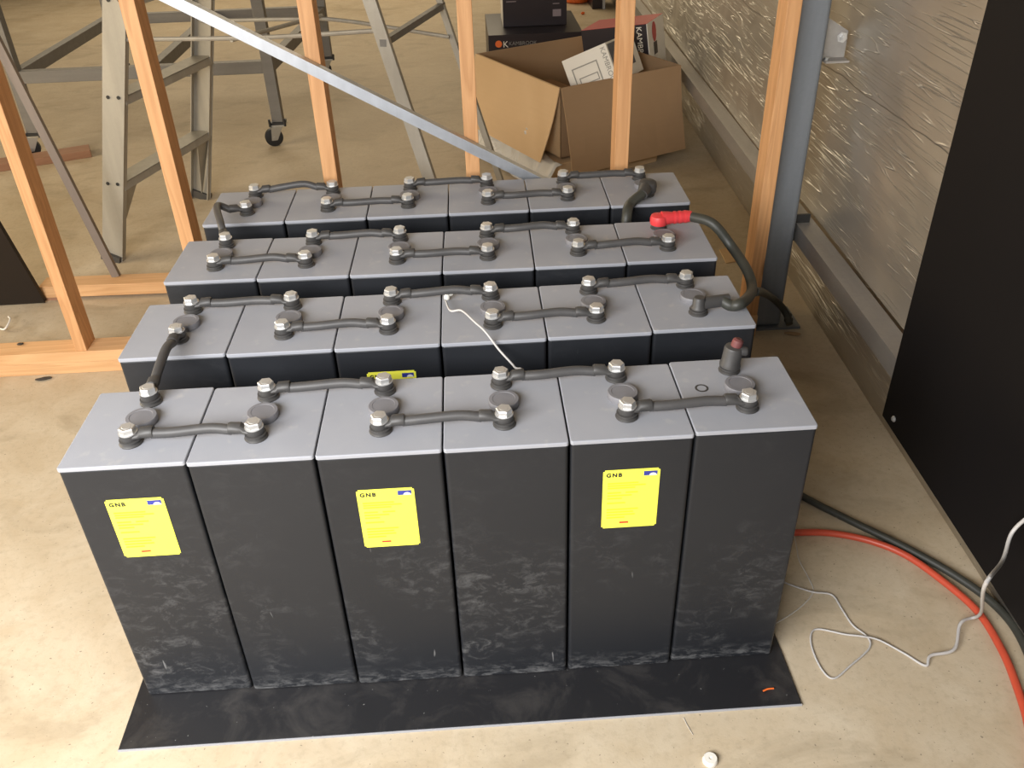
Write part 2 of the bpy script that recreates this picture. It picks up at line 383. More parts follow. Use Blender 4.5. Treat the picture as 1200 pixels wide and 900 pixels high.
# dark board at left
q0 = on_z(53, 355, .004); q1 = on_z(0, 358, .004); dx = (q1 - q0).normalized()
tq = on_y(0, 255, q0.y - .10)
lean = Vector((0, -.10, tq.z - 0)); 
bm = bmesh.new(); L = .45; hgt = .55
ln = Vector((0.0, -.30, 1)).normalized()
A_ = q0; B_ = q0 + dx * L
n_ = dx.cross(ln)
slab(bm, [A_, B_, B_ + ln * hgt, A_ + ln * hgt], n_, .018)
o = done(bm, 'dark_board', 'board2', bevel=.001); tag(o, 'dark brown board leaning towards the pine frame at the left edge', 'board')
# red board on the floor
bm = bmesh.new(); abox(bm, 0, .62, 0, .10, 0, .035)
o = done(bm, 'timber_offcut', 'redwood', bevel=.002, loc=(-1.74, 2.93, 0)); o.rotation_euler.z = R_(22)
tag(o, 'reddish timber board lying on the floor beside the caster at the left', 'timber')

# ------------------------------------------------------------------ stepladder
LP = Vector((-.703, 1.970, 0)); la = Vector((.305, .952, 0)).normalized(); lb = Vector((.952, -.305, 0)).normalized()
PW = .622
le = empty('stepladder', LP)
def lpt(b, z, a): return lb * b + la * a + Vector((0, 0, z))
HT = 2.25
def fb(z): return .015 + .295 * z          # front section
def rb(z): return 1.40 - .285 * z         # rear section
def aw(z, base): return base
for a in (0, 1):
    A = lambda z: PW / 2 + (a - .5) * (PW - .10 * z)
    bm = bmesh.new(); s_ = -1 if a == 0 else 1
    P = lpt(fb(0), .0, A(0)); Q = lpt(fb(HT), HT, A(HT))
    bar(bm, P, Q, .082, .004, lb)
    for k in (-.041, .039):
        bar(bm, P + lb * k - la * s_ * .010, Q + lb * k - la * s_ * .010, .004, .022, lb)
    st = done(bm, 'stile', 'alu', le)
    for z in (.30, .60, .90):
        for k in (-.020, .020):
            bm = bmesh.new(); lathe(bm, [(.006, 0), (.006, .003)], lpt(fb(z) + k, z + .0, A(z)) + la * s_ * .002, la * s_, 10)
            done(bm, 'rivet', 'dark', st)
    bm = bmesh.new(); P = lpt(rb(0), 0, A(0)); Q = lpt(rb(HT), HT, A(HT))
    bar(bm, P, Q, .040 if a == 0 else .022, .018, lb); done(bm, 'rear_leg', 'alu', le, bevel=.001)
    # flared foot brace from the lowest tread down to the stile
    bm = bmesh.new(); z = .30
    pts = [lpt(fb(.0) + .01, .02, A(0) - s_ * .01), lpt(fb(z) + .03, z - .01, A(z) - s_ * .10), lpt(fb(z) + .03, z - .01, A(z) - s_ * .01)]
    q = lb * .003
    vs = [bm.verts.new(p) for p in pts] + [bm.verts.new(p + q) for p in pts]
    for f in ((0, 1, 2), (5, 4, 3), (0, 3, 4, 1), (1, 4, 5, 2), (2, 5, 3, 0)): bm.faces.new([vs[i] for i in f])
    done(bm, 'foot_brace', 'alu', le)
    bm = bmesh.new(); bar(bm, lpt(fb(0), .0, A(0)), lpt(fb(.03), .03, A(0)), .076, .03, lb); done(bm, 'rubber_foot', 'rubber', st)
for z in (.30, .60, .90, 1.20, 1.5, 1.8):
    bm = bmesh.new(); c0 = lpt(fb(z), z, .008 + .05 * z); c1 = lpt(fb(z), z, PW - .008 - .05 * z)
    bar(bm, c0, c1, .075, .004, lb)
    bar(bm, c0 - lb * .036 - Vector((0, 0, .013)), c1 - lb * .036 - Vector((0, 0, .013)), .003, .028, lb)
    bar(bm, c0 + lb * .036 - Vector((0, 0, .013)), c1 + lb * .036 - Vector((0, 0, .013)), .003, .028, lb)
    done(bm, 'tread', 'alu', le)
bm = bmesh.new(); cc = lpt(fb(HT) - .02, HT + .01, PW / 2); bar(bm, cc - la * .25, cc + la * .25, .16, .03, lb); done(bm, 'top_cap', 'alu', le)
bm = bmesh.new(); tube(bm, [lpt(fb(.78), .78, .05), lpt(.75, .80, .05), lpt(rb(.83) - .02, .83, .05)], .007, 8); done(bm, 'spreader_bar', 'alu', le)
bm = bmesh.new(); tube(bm, [lpt(fb(.72), .73, PW - .05), lpt(.6, .745, PW - .05), lpt(.80, .745, PW - .05), lpt(rb(.72), .70, PW - .05)], .007, 8); done(bm, 'spreader_bar', 'alu', le)
bm = bmesh.new(); tube(bm, [lpt(.66, .79, .05), lpt(.72, .76, PW - .05)], .007, 8); done(bm, 'spreader_link', 'alu', le)
bm = bmesh.new(); bar(bm, lpt(rb(.80), .80, .03), lpt(rb(.80), .80, PW - .03), .02, .02, lb); done(bm, 'rear_rail', 'frame', le)
tag(le, 'weathered aluminium stepladder standing open behind the pine studs', 'ladder')

# ------------------------------------------------------------------ steel stand on casters
te = empty('rolling_stand', (-.85, 3.75, 0))
def tb(name, p0, p1, w1, w2, side, mm='frame'):
    bm = bmesh.new(); off = Vector((-.85, 3.75, 0)); bar(bm, Vector(p0) - off, Vector(p1) - off, w1, w2, side); return done(bm, name, mm, te, bevel=.002)
XL0, XR0, YN, YF = -1.43, -.262, 3.23, 4.50
XL1, XR1 = -1.40, -.17
for x, y in ((XL0, YN), (XR0, YN), (XL1, YF), (XR1, YF)):
    tb('leg', (x, y, .115), (x, y, 1.3), .052, .05, (1, 0, 0))
    off = Vector((x + .85, y - 3.75, 0)); cz = .045
    bm = bmesh.new(); lathe(bm, [(.030, -.014), (.043, -.012), (.043, .012), (.030, .014)], off + Vector((-.03, -.02, .0435)), (-.3, 1, 0), 28); wh = done(bm, 'caster_wheel', 'tyre', te, smooth=True)
    bm = bmesh.new(); c = off + Vector((-.03, -.02, .0435)); dn = Vector((-.3, 1, 0)).normalized(); sd = Vector((1, .3, 0)).normalized()
    for s in (-.018, .018):
        t0 = c + dn * s
        slab(bm, [t0 - sd * .014 - Vector((0, 0, .012)), t0 + sd * .014 - Vector((0, 0, .012)), t0 + sd * .048 + Vector((0, 0, .052)), t0 - sd * .008 + Vector((0, 0, .052))], dn * (1 if s > 0 else -1), .003)
    lathe(bm, [(.006, -.024), (.006, .024)], c, dn, 10)
    abox(bm, off.x - .036, off.x + .036, off.y - .034, off.y + .034, .096, .103)
    lathe(bm, [(.024, .0), (.024, .010)], off + Vector((0, 0, .088)), (0, 0, 1), 14)
    done(bm, 'caster_fork', 'zinc', te)
    bm = bmesh.new(); abox(bm, off.x - .034, off.x + .034, off.y - .032, off.y + .032, .103, .115)
    for sx in (-.036, .036): lathe(bm, [(.006, 0), (.006, .035)], off + Vector((sx, -.036, .098)), (0, 0, 1), 8)
    done(bm, 'mounting_plate', 'dark', te)
zb = .372
tb('rail', (XL0 + .026, YN, zb), (XR0 - .026, YN, zb), .055, .045, (0, 0, 1))
tb('rail', (XL1 + .026, YF, zb), (XR1 - .026, YF, zb), .055, .045, (0, 0, 1))
for x, x1 in ((XL0, XL1), (-.80, -.80), (XR0, XR1)): tb('side_rail', (x, YN + .025, zb), (x1, YF - .025, zb), .055, .045, (0, 0, 1))
tb('top_rail', (XL0, YN, 1.32), (XR0, YN, 1.32), .05, .05, (0, 0, 1)); tb('top_rail', (XL1, YF, 1.32), (XR1, YF, 1.32), .05, .05, (0, 0, 1))
tag(te, 'dark steel frame on four casters standing behind the stepladder', 'stand')

# ------------------------------------------------------------------ battery bank
CW, CD, CH = .1950, .206, .5555
H = CH
PITCH = .1987
ROW = [(-.002, 0.0, 0.0), (-.008, .319, 0.0), (-.008, .627, -.015), (.004, .931, -.005)]
DY = [.003, -.001, -.003, -.004, -.002, .003]
ordn = ['first', 'second', 'third', 'fourth', 'fifth', 'sixth']; rown = ['front', 'second', 'third', 'rear']
BZ = .006
bm = bmesh.new(); abox(bm, -.022, 1.211, -.110, 1.15, 0, BZ - .0006)
bo = done(bm, 'base_board', 'sheet', bevel=.001)
bm = bmesh.new(); abox(bm, -.0225, 1.2115, -.1112, -.110, .0, BZ - .001); done(bm, 'cut_edge', 'edge', bo)
tag(bo, 'black base board lying under the battery rows, edge showing in front', 'board')

def m_post(bm):
    lathe(bm, [(.0185, 0), (.0188, .0015), (.0175, .003), (.0150, .0045), (.0150, .006), (.0172, .0072), (.0172, .009), (.0130, .010)], n=28)
def bolt_bm():
    bm = bmesh.new(); lathe(bm, [(.0150, 0), (.0150, .0016)], n=24); lathe(bm, [(.0135, .0016), (.0135, .0095), (.0122, .0110)], n=6); lathe(bm, [(.0075, .0110), (.0070, .0114)], n=16); return bm
def make_cell():
    r = empty('battery_cell')
    bm = bmesh.new(); abox(bm, -CW / 2, CW / 2, 0, CD, BZ, CH - .008)
    vs = [e_ for e_ in bm.edges if abs(e_.verts[0].co.z - e_.verts[1].co.z) > .1]
    bmesh.ops.bevel(bm, geom=vs, offset=.006, segments=4, profile=.5, affect='EDGES')
    done(bm, 'casing', 'case', r, bevel=.002)
    bm = bmesh.new(); abox(bm, -CW / 2 - .0005, CW / 2 + .0005, -.0015, CD + .0010, CH - .008, CH)
    vs = [e_ for e_ in bm.edges if abs(e_.verts[0].co.z - e_.verts[1].co.z) > .005]
    bmesh.ops.bevel(bm, geom=vs, offset=.0045, segments=4, profile=.5, affect='EDGES')
    done(bm, 'lid', 'lid', r, bevel=.0018, seg=3)
    for y in (.057, .170):
        bm = bmesh.new(); m_post(bm); p = done(bm, 'terminal_post', 'rubber', r, smooth=True, loc=(0, y, CH))
        p['t'] = 'f' if y < .1 else 'b'
        b = done(bolt_bm(), 'bolt', 'steel', p, loc=(0, 0, .0205)); b.rotation_euler.z = random.random()
    bm = bmesh.new(); lathe(bm, [(.0250, 0), (.0255, .002), (.0255, .0105), (.0245, .012), (.0190, .0122), (.0185, .0116), (.001, .0116)], n=36)
    done(bm, 'vent_cap', 'cap', r, smooth=True, loc=(.002, .112, CH))
    return r
proto = make_cell()
cells = {}
def copy_tree(o, parent=None):
    c = o.copy(); col.objects.link(c); c.parent = parent
    for ch in list(o.children): copy_tree(ch, c)
    return c
LAB = {(0, 0): .362, (0, 2): .357, (0, 4): .367, (1, 2): .375}
nobolt = {(0, 5, 'b'), (1, 5, 'f'), (2, 5, 'b'), (3, 5, 'f')}
for r in range(4):
    for c in range(6):
        o = proto if (r, c) == (0, 0) else copy_tree(proto)
        cells[(r, c)] = o
for (r, c), o in cells.items():
    x0, y0, a = ROW[r]; lx = (c + .5) * PITCH
    dy = DY[c] if r < 3 else 0
    o.location = (x0 + lx * math.cos(a), y0 + lx * math.sin(a) + dy, 0); o.rotation_euler.z = a
    lab = (r, c) in LAB
    if r == 0:
        s = f"grey-lidded black battery cell {'with yellow label, ' if lab else 'without label, '}{ordn[c]} from the left in the front row"
    elif lab: s = 'grey-lidded black battery cell with half-hidden yellow label, third in the second row'
    else: s = f"grey-lidded black battery cell, {ordn[c]} from the left in the {rown[r]} row"
    if r == 0 and c == 5: s = 'grey-lidded black battery cell with dark ring mark, right end of the front row'
    tag(o, s, 'battery', 'battery cells in four rows')
    for ch in list(o.children):
        if 't' in ch:
            k = ch['t']
            if (r, c, k) in nobolt:
                for g in list(ch.children): bpy.data.objects.remove(g)
            else:
                for g in ch.children: g.rotation_euler.z = random.random() * 1.04
            del ch['t']
def make_label(o, z0):
    x0, x1, hh = -.0445, .0480, .125
    bm = bmesh.new(); abox(bm, x0, x1, -.0006, 0, z0, z0 + hh)
    vs = [e_ for e_ in bm.edges if abs(e_.verts[0].co.y - e_.verts[1].co.y) > .0003]
    bmesh.ops.bevel(bm, geom=vs, offset=.003, segments=3, affect='EDGES')
    lb_ = done(bm, 'label', 'yellow', o)
    def P(u, v): return (x0 + u, -.0009, z0 + v)
    text('GNB', .0108, 'black', lb_, frame_mat(P(.005, .111), (1, 0, 0), (0, 0, 1)), bold=.0005, spacing=1.3)
    bm = bmesh.new(); F_ = frame_mat(P(0, 0), (1, 0, 0), (0, 0, 1))
    bars_on(bm, F_, [(.066, .111, .088, .120)]); g = done(bm, 'emblem', 'blue', lb_)
    bm = bmesh.new(); n = 12; cx, cy, rr = .081, .111, .0055
    vs = [bm.verts.new(F_ @ Vector((cx + rr * 1.15 * math.cos(math.pi * i / n), cy + rr * math.sin(math.pi * i / n), .0005))) for i in range(n + 1)]
    bm.faces.new(vs); done(bm, 'cloud', 'paper', g)
    bm = bmesh.new(); rc = []
    for y, ws in ((.096, (.05,)), (.091, (.062,)), (.086, (.045,)), (.076, (.022, .02)), (.070, (.040,)), (.064, (.024,)), (.054, (.03,)), (.040, (.052,)), (.034, (.044,)), (.028, (.047,)), (.022, (.03,))):
        x = .008
        for w2 in ws: rc.append((x, y, x + w2, y + .0024)); x += w2 + .008
    bars_on(bm, F_, rc); done(bm, 'print', 'yellowd', lb_)
    bm = bmesh.new(); bars_on(bm, F_, [(.030, .010, .045, .0135)]); done(bm, 'red_stripe', 'redprint', lb_)
for k, z in LAB.items(): make_label(cells[k], z)
# ring mark on the last lid
bm = bmesh.new(); rn = 28; rings_ = []
for r0 in (.0080, .0115): rings_.append([bm.verts.new((-.06 + r0 * math.cos(2 * math.pi * i / rn), .120 + r0 * math.sin(2 * math.pi * i / rn), CH + .0003)) for i in range(rn)])
for i in range(rn): bm.faces.new((rings_[0][i], rings_[0][(i + 1) % rn], rings_[1][(i + 1) % rn], rings_[1][i]))
done(bm, 'ring_mark', 'rubber', cells[(0, 5)])

def term(r, c, k):
    x0, y0, a = ROW[r]; lx = (c + .5) * PITCH; ly = .057 if k == 'f' else .170
    dy = DY[c] if r < 3 else 0
    return Vector((x0 + lx * math.cos(a) - ly * math.sin(a), y0 + dy + lx * math.sin(a) + ly * math.cos(a), H + .0100))
def lug_bm(P, d, L=.040):
    bm = bmesh.new(); lathe(bm, [(.0145, 0), (.0150, .001), (.0150, .0095), (.0140, .0105)], P, (0, 0, 1), 24)
    d = Vector(d); d.z = 0; d.normalize(); s = Vector((-d.y, d.x, 0)); c = P + Vector((0, 0, .0055))
    rings = []
    for t, wy, hz in ((.004, .0130, .0050), (.016, .0118, .0060), (.020, .0105, .0090), (L - .003, .0105, .0098), (L, .0098, .0092)):
        rings.append([bm.verts.new(c + d * t + s * (wy * math.cos(2 * math.pi * i / 16)) + Vector((0, 0, hz * math.sin(2 * math.pi * i / 16) + max(0, hz - .0055)))) for i in range(16)])
    skin(bm, rings); return bm
def make_link(A, B, label, arch=.006, wave=.004, dA=None, dB=None, group=True):
    e = empty('link_cable', ((A + B) / 2)); off = e.location.copy()
    d = (B - A).normalized(); dA = Vector(dA).normalized() if dA else d; dB = Vector(dB).normalized() if dB else -d
    for P, q in ((A, dA), (B, dB)):
        o = done(lug_bm(P - off, q), 'lug', 'rubber', e, smooth=True)
    up = Vector((0, 0, .0065)); a = A - off + dA * .036 + up; b = B - off + dB * .036 + up; s = Vector((-d.y, d.x, 0))
    if dA.dot(d) > .9 and dB.dot(-d) > .9:
        P = [a, a + (b - a) * .28 + Vector((0, 0, arch * .6)) - s * wave, a + (b - a) * .72 + Vector((0, 0, arch)) + s * wave, b]
    else: P = [a, a + dA * .03 + Vector((0, 0, arch)), b + dB * .03 + Vector((0, 0, arch)), b]
    bm = bmesh.new(); tube(bm, P, .0085, 14, 8); done(bm, 'cable', 'cable', e, smooth=True)
    tag(e, label, 'cable', 'short link cables between the cells')
    return e
pat = {0: 'fbfbf', 1: 'bfbfb', 2: 'fbfbf', 3: 'bfbfb'}
kk = {'f': 'front', 'b': 'back'}
for r in range(4):
    for c in range(5):
        k = pat[r][c]
        make_link(term(r, c, k), term(r, c + 1, k), f"short black link cable between cells {ordn[c]} and {ordn[c+1]} from left, {rown[r]} row",
                  arch=random.uniform(.001, .005) + (.008 if r == 3 and c == 0 else 0), wave=random.uniform(.0005, .0025))
make_link(term(0, 0, 'b'), term(1, 0, 'f'), 'black link cable joining the front row to the second row at the left', .010, 0)
make_link(term(2, 0, 'b'), term(3, 0, 'f'), 'bent black link cable joining the third row to the rear row at the left', .016, 0, dA=(-.35, 1, 0), dB=(-1, -.35, 0))
# upright boot on the last front cell
P = term(0, 5, 'b'); e = empty('terminal_boot', P - Vector((0, 0, .0)))
bm = bmesh.new(); lathe(bm, [(.0180, 0), (.0185, .004), (.0165, .008), (.0165, .034), (.0150, .038), (.0085, .040)], (0, 0, 0), (.10, 0, 1), 24); done(bm, 'sleeve', 'rubber', e, smooth=True)
bm = bmesh.new(); lathe(bm, [(.0090, 0), (.0100, .006), (.0095, .014), (.006, .017)], (.006, 0, .036), (.3, .1, 1), 18); done(bm, 'red_tip', m_rubber('red_tip', (.22, .035, .035), (.06, .055, .05)), e, smooth=True)
bm = bmesh.new(); lathe(bm, [(.0075, 0), (.008, .014), (.006, .017)], (.009, -.004, .031), (1, -.25, .05), 14); done(bm, 'nozzle', 'rubber', e, smooth=True)
tag(e, 'upright black rubber terminal boot with red tip on the front row', 'terminal cover')

# big power cable: red boot on third row -> arc -> second row end cell
def boot(parent, off, P, d, m, L=.075):
    bm = bmesh.new(); d = Vector(d).normalized()
    lathe(bm, [(.0195, 0), (.0205, .003), (.0205, .014), (.0185, .020), (.010, .023)], P - off, (0, 0, 1), 24)
    lathe(bm, [(.0165, .006), (.0150, .022), (.0135, .030), (.0140, L - .01), (.0125, L)], P - off + Vector((0, 0, .012)), d, 20)
    for t in (.034, .046, .058): lathe(bm, [(.0146, t), (.0146, t + .005)], P - off + Vector((0, 0, .012)), d, 20)
    return done(bm, 'boot', m, parent, smooth=True)
A = term(2, 5, 'b'); B = term(1, 5, 'f'); e = empty('power_cable', A); off = A.copy()
boot(e, off, A, (1, .03, .02), 'red').name = 'red_boot'
pts = [A + Vector((.070, .002, .014)), on_z(835, 262, H + .020), on_y(858, 290, .715), on_y(876, 318, .63), on_y(881, 340, .56), on_z(871, 354, H + .016), on_z(857, 358, H + .016), B + Vector((.045, .006, .012))]
bm = bmesh.new(); tube(bm, [p - off for p in pts], .0112, 16, 8); done(bm, 'cable', 'thickcable', e, smooth=True)
bm = bmesh.new(); lathe(bm, [(.0150, 0), (.0155, .002), (.0125, .006), (.0125, .020), (.0095, .024)], B - off, (0, 0, 1), 20)
lathe(bm, [(.0125, .008), (.0120, .03), (.0118, .06)], B - off + Vector((0, 0, .010)), (1, .12, .02), 18); done(bm, 'lug', 'rubber', e, smooth=True)
tag(e, 'thick black power cable with red boot arching from the third row to the second', 'cable')
# rear row cable going down behind the third row and out to the column
A = term(3, 5, 'f'); e = empty('power_cable', A); off = A.copy()
bm = bmesh.new(); lathe(bm, [(.0210, 0), (.0225, .004), (.0225, .018), (.020, .026), (.012, .030)], (0, 0, 0), (.05, -.05, 1), 22)
lathe(bm, [(.016, 0), (.0155, .03), (.013, .045)], (-.004, -.006, .014), (-.42, -1, -.12), 18); done(bm, 'boot', 'rubber', e, smooth=True)
pts = [A + Vector((-.018, -.040, .012)), on_y(738, 240, .915), on_y(734, 258, .875), Vector((1.02, .870, .40)), Vector((1.04, .872, .16)), Vector((1.10, .872, .03)), Vector((1.16, .872, .022))]
bm = bmesh.new(); tube(bm, [p - off for p in pts], .0125, 14, 8); done(bm, 'cable', 'thickcable', e, smooth=True)
tag(e, 'thick black power cable with black boot dropping behind the rear row corner', 'cable')
# cable off the arc to the column
e = empty('power_cable', (1.40, .63, .3))
off = Vector(e.location)
pts = [on_y(884, 342, .60), on_y(892, 342, .85), on_y(902, 347, 1.12), on_y(914, 357, 1.19), on_y(922, 369, 1.195), on_y(925, 380, 1.17)]
bm = bmesh.new(); tube(bm, [p - off for p in pts], .0105, 14, 8); done(bm, 'cable', 'thickcable', e, smooth=True)
tag(e, 'black cable tail running from the cable arc down the column foot', 'cable')

# white sensor wire on the second row
e = empty('sensor_wire', on_z(525, 350, H)); off = e.location.copy()
pts = [on_z(522, 352, H + .010), on_z(528, 364, H + .014), on_z(541, 364, H + .022), on_z(556, 377, H + .022), on_z(569, 389, H + .016), on_y(585, 410, .295), on_y(603, 430, .275), on_y(612, 445, .265), Vector((.69, .262, .30))]
bm = bmesh.new(); tube(bm, [p - off for p in pts], .0021, 10, 8); done(bm, 'wire', 'white', e, smooth=True)
bm = bmesh.new(); P = on_z(524, 351, H + .002) - off; lathe(bm, [(.004, 0), (.006, .002), (.006, .009), (.003, .012)], P, (0, 0, 1), 14)
Q = on_z(530, 347, H + .006) - off; bar(bm, P + Vector((0, 0, .008)), Q + Vector((0, 0, .006)), .006, .004); done(bm, 'clip', 'paper', e)
tag(e, 'white sensor wire clipped to the second row and dropping behind the front row', 'wire')

# ------------------------------------------------------------------ floor cables
def floor_tube(name, px_, r, m, label, cat, zs=None, n=12):
    P = []
    for i, p in enumerate(px_):
        z = (zs[i] if zs else 0) + r
        P.append(on_z(p[0], p[1], z))
    off = P[0].copy(); bm = bmesh.new(); tube(bm, [p - off for p in P], r, n, 8)
    o = done(bm, name, m, smooth=True, loc=off); return tag(o, label, cat)
floor_tube('floor_cable', [(905, 560), (943, 583), (1000, 612), (1060, 641), (1120, 675), (1165, 708), (1195, 745), (1215, 800), (1222, 880), (1225, 1000)], .0085, 'thickcable', 'thick black cable running along the floor beside the orange hose', 'cable')
floor_tube('air_hose', [(900, 626), (935, 624), (975, 625), (1020, 634), (1062, 651), (1105, 681), (1145, 716), (1172, 758), (1190, 800), (1207, 860), (1214, 960), (1200, 1100)], .0075, 'hose', 'orange hose curving across the floor to the right', 'hose', n=14)
C6 = lambda L: [(880 + x / 3, 560 + y / 3) for x, y in L]
floor_tube('thin_wire', C6([(150, 190), (160, 240), (170, 290), (203, 352), (219, 398), (190, 440), (140, 480), (80, 515)]), .0014, 'thin', 'thin grey wire looping beside the front battery row', 'wire', n=8)
wc = C6([(95, 355), (130, 372), (180, 390), (222, 402), (285, 412), (320, 462), (358, 518), (410, 560), (415, 600), (350, 660), (292, 705), (250, 675), (215, 600), (212, 548), (240, 532), (330, 550), (390, 557), (450, 570), (540, 618), (614, 660), (632, 625), (715, 602), (738, 510), (805, 480)])
zs_ = [0, 0, .001, .004, .001, 0, 0, .001, 0, 0, 0, 0, 0, 0, 0, .003, .006, .003, 0, 0, .004, .006, .016, .05]
wp = [on_z(x, y, z + .0025) for (x, y), z in zip(wc, zs_)]
wp += [on_p(x, y, (px(0) - .012 - g, 0, 0), (1, -.027, 0)) for (x, y), g in zip(C6([(822, 380), (885, 290), (920, 190), (1000, 125), (1130, 90), (1220, -60)]), (.16, .07, .03, .02, .01, .006))]
off = wp[0].copy(); bm = bmesh.new(); tube(bm, [p - off for p in wp], lambda u: .0019 if u < .6 else min(.0032, .0019 + (u - .6) * .012), 10, 8)
tag(done(bm, 'electric_lead', 'white', smooth=True, loc=off), 'white cord looping on the floor then rising at the right edge', 'cord')
floor_tube('blue_wire', C6([(775, 120), (752, 160), (740, 205), (738, 235)]), .0016, m_rubber('blue_grey_wire', (.06, .09, .10), (.08, .11, .12)), 'short dark blue wire hanging at the foot of the wall', 'wire', zs=[.06, .03, .008, .0], n=8)

# small litter
def chip(name, pxy, sx, sy, sz, rz, m, label, cat, z=0.0, base=None):
    bm = bmesh.new(); bmesh.ops.create_icosphere(bm, subdivisions=2, radius=.5)
    rnd = random.Random(hash(label) % 1000 if False else len(label))
    for v in bm.verts: v.co = Vector((v.co.x * sx, v.co.y * sy, (v.co.z + .5) * sz)) * (1 + rnd.uniform(-.12, .12))
    o = done(bm, name, m, loc=on_z(pxy[0], pxy[1], z)); o.rotation_euler.z = rz; return tag(o, label, cat)
chip('debris_scrap', (51, 445), .05, .016, .008, .2, 'debris', 'dark crumbled scrap on the floor before the bottom plate', 'debris')
chip('debris_scrap', (24, 404), .020, .014, .006, .1, 'debris', 'small dark lump on top of the bottom plate', 'debris', z=PZ)
bm = bmesh.new(); slab(bm, [on_z(843, 293), on_z(861, 289), on_z(869, 306), on_z(851, 309)], (0, 0, 1), .003)
tag(done(bm, 'paper_scrap', 'card'), 'pale scrap of card on the floor behind the power cable', 'paper')
chip('rag_scrap', (929, 392), .05, .02, .006, -.3, 'cardd', 'pale crumpled scrap lying at the foot of the column', 'scrap')
bm = bmesh.new(); tube(bm, [Vector((0, 0, .003)), Vector((.010, .003, .004)), Vector((.021, .004, .003))], .0016, 8, 4)
o = done(bm, 'orange_clip', 'orange', smooth=True, loc=on_z(894, 811, BZ)); tag(o, 'tiny orange offcut on the right end of the black base board', 'offcut')
bm = bmesh.new(); lathe(bm, [(.0130, 0), (.0135, .002), (.0125, .008), (.011, .010), (.003, .010), (.002, .007), (.001, .007)], n=24)
o = done(bm, 'bottle_top', 'paper', smooth=True, loc=on_z(832, 892)); tag(o, 'small round white cap on the floor at the bottom edge', 'cap')
bm = bmesh.new(); tube(bm, [on_z(-6, 382, .004), on_z(4, 386, .012), on_z(9, 381, .02), on_z(12, 374, .024), on_z(10, 371, .02)], .003, 8, 6)
tag(done(bm, 'cord_scrap', 'paper', smooth=True), 'short white strap end curling on the floor at the left edge', 'strap')
bm = bmesh.new(); tube(bm, [on_z(801, 841, .0008), on_z(806, 851, .0012), on_z(812, 861, .0008)], .0007, 6, 4)
tag(done(bm, 'wire_offcut', 'thin', smooth=True), 'thin wire offcut on the bright floor near the white cap', 'wire')

# ------------------------------------------------------------------ cardboard box and cartons
e1 = Vector((math.cos(R_(27)), math.sin(R_(27)), 0)); e2 = Vector((e1.y, -e1.x, 0)); up = Vector((0, 0, 1))
ZB, ZT = .105, .40
W1, W2 = .62, .72
A = Vector((.715, 3.18, 0)); D = A + e2 * W2; C_ = D + e1 * W1; B = A + e1 * W1
be = empty('cardboard_box', (A + C_) / 2 + up * ZB); off = be.location.copy()
def wpanel(name, P, Q, z0, z1, n, t, m):
    bm = bmesh.new(); slab(bm, [P - off + up * z0, Q - off + up * z0, Q - off + up * z1, P - off + up * z1], n, t); return done(bm, name, m, be)
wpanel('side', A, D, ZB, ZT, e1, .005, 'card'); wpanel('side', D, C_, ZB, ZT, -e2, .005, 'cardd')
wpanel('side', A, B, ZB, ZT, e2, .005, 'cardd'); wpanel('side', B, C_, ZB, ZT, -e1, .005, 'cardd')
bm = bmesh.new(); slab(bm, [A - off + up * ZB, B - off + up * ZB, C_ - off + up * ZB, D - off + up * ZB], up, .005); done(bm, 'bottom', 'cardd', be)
def flap(P, Q, outn, t, L, m, sh0=0, sh1=0):
    d = outn * math.sin(t) - up * math.cos(t); ax = (Q - P).normalized(); P = P + up * ZT + outn * .004 - off; Q = Q + up * ZT + outn * .004 - off
    bm = bmesh.new(); quad = [P, Q, Q + d * L - ax * sh1, P + d * L + ax * sh0]
    # slight bow: subdivide across
    nu, nv = 8, 5; g = []
    nn = ax.cross(d); 
    if nn.dot(outn) < 0: nn = -nn
    for i in range(nu + 1):
        rr = []
        for j in range(nv + 1):
            u, v = i / nu, j / nv
            p = quad[0].lerp(quad[1], u).lerp(quad[3].lerp(quad[2], u), v) + nn * (.010 * math.sin(math.pi * v) * math.sin(1.5 * math.pi * u + .5)); rr.append(bm.verts.new(p))
        g.append(rr)
    for i in range(nu):
        for j in range(nv): bm.faces.new((g[i][j], g[i + 1][j], g[i + 1][j + 1], g[i][j + 1]))
    o = done(bm, 'flap', m, be); s = o.modifiers.new('t', 'SOLIDIFY'); s.thickness = .004; s.offset = 0; return o
flap(A, D, -e1, R_(17), .31, 'card', .01, .012)
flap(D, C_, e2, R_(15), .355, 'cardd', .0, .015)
tag(be, 'large open cardboard box with its flaps folded down', 'box')
# flat carton in clear wrap underneath
bm = bmesh.new()
cq = [A - e1 * .02 + e2 * .06, D - e1 * .02 + e2 * .03, D + e1 * .5 + e2 * .03, A + e1 * .5 + e2 * .06]
slab(bm, cq, up, .095); fo = done(bm, 'flat_carton', 'card', bevel=.003); tag(fo, 'flat carton in clear wrap under the open cardboard box', 'carton')
bm = bmesh.new(); rows = []
rr_ = random.Random(3)
for i in range(15):
    u = i / 14; base = (A + e2 * .05).lerp(D + e2 * .06, u); line = []
    for j, (o_, z) in enumerate(((-.035, .101), (-.06, .088), (-.085, .050), (-.105, .02), (-.14, .006))):
        line.append(bm.verts.new(base + e1 * (o_ + rr_.uniform(-.012, .012)) + up * (z + rr_.uniform(0, .014))))
    rows.append(line)
for a, b in zip(rows, rows[1:]):
    for i in range(4): bm.faces.new((a[i], b[i], b[i + 1], a[i + 1]))
o = done(bm, 'clear_wrap', 'clear', fo, smooth=True); s = o.modifiers.new('t', 'SOLIDIFY'); s.thickness = .0015
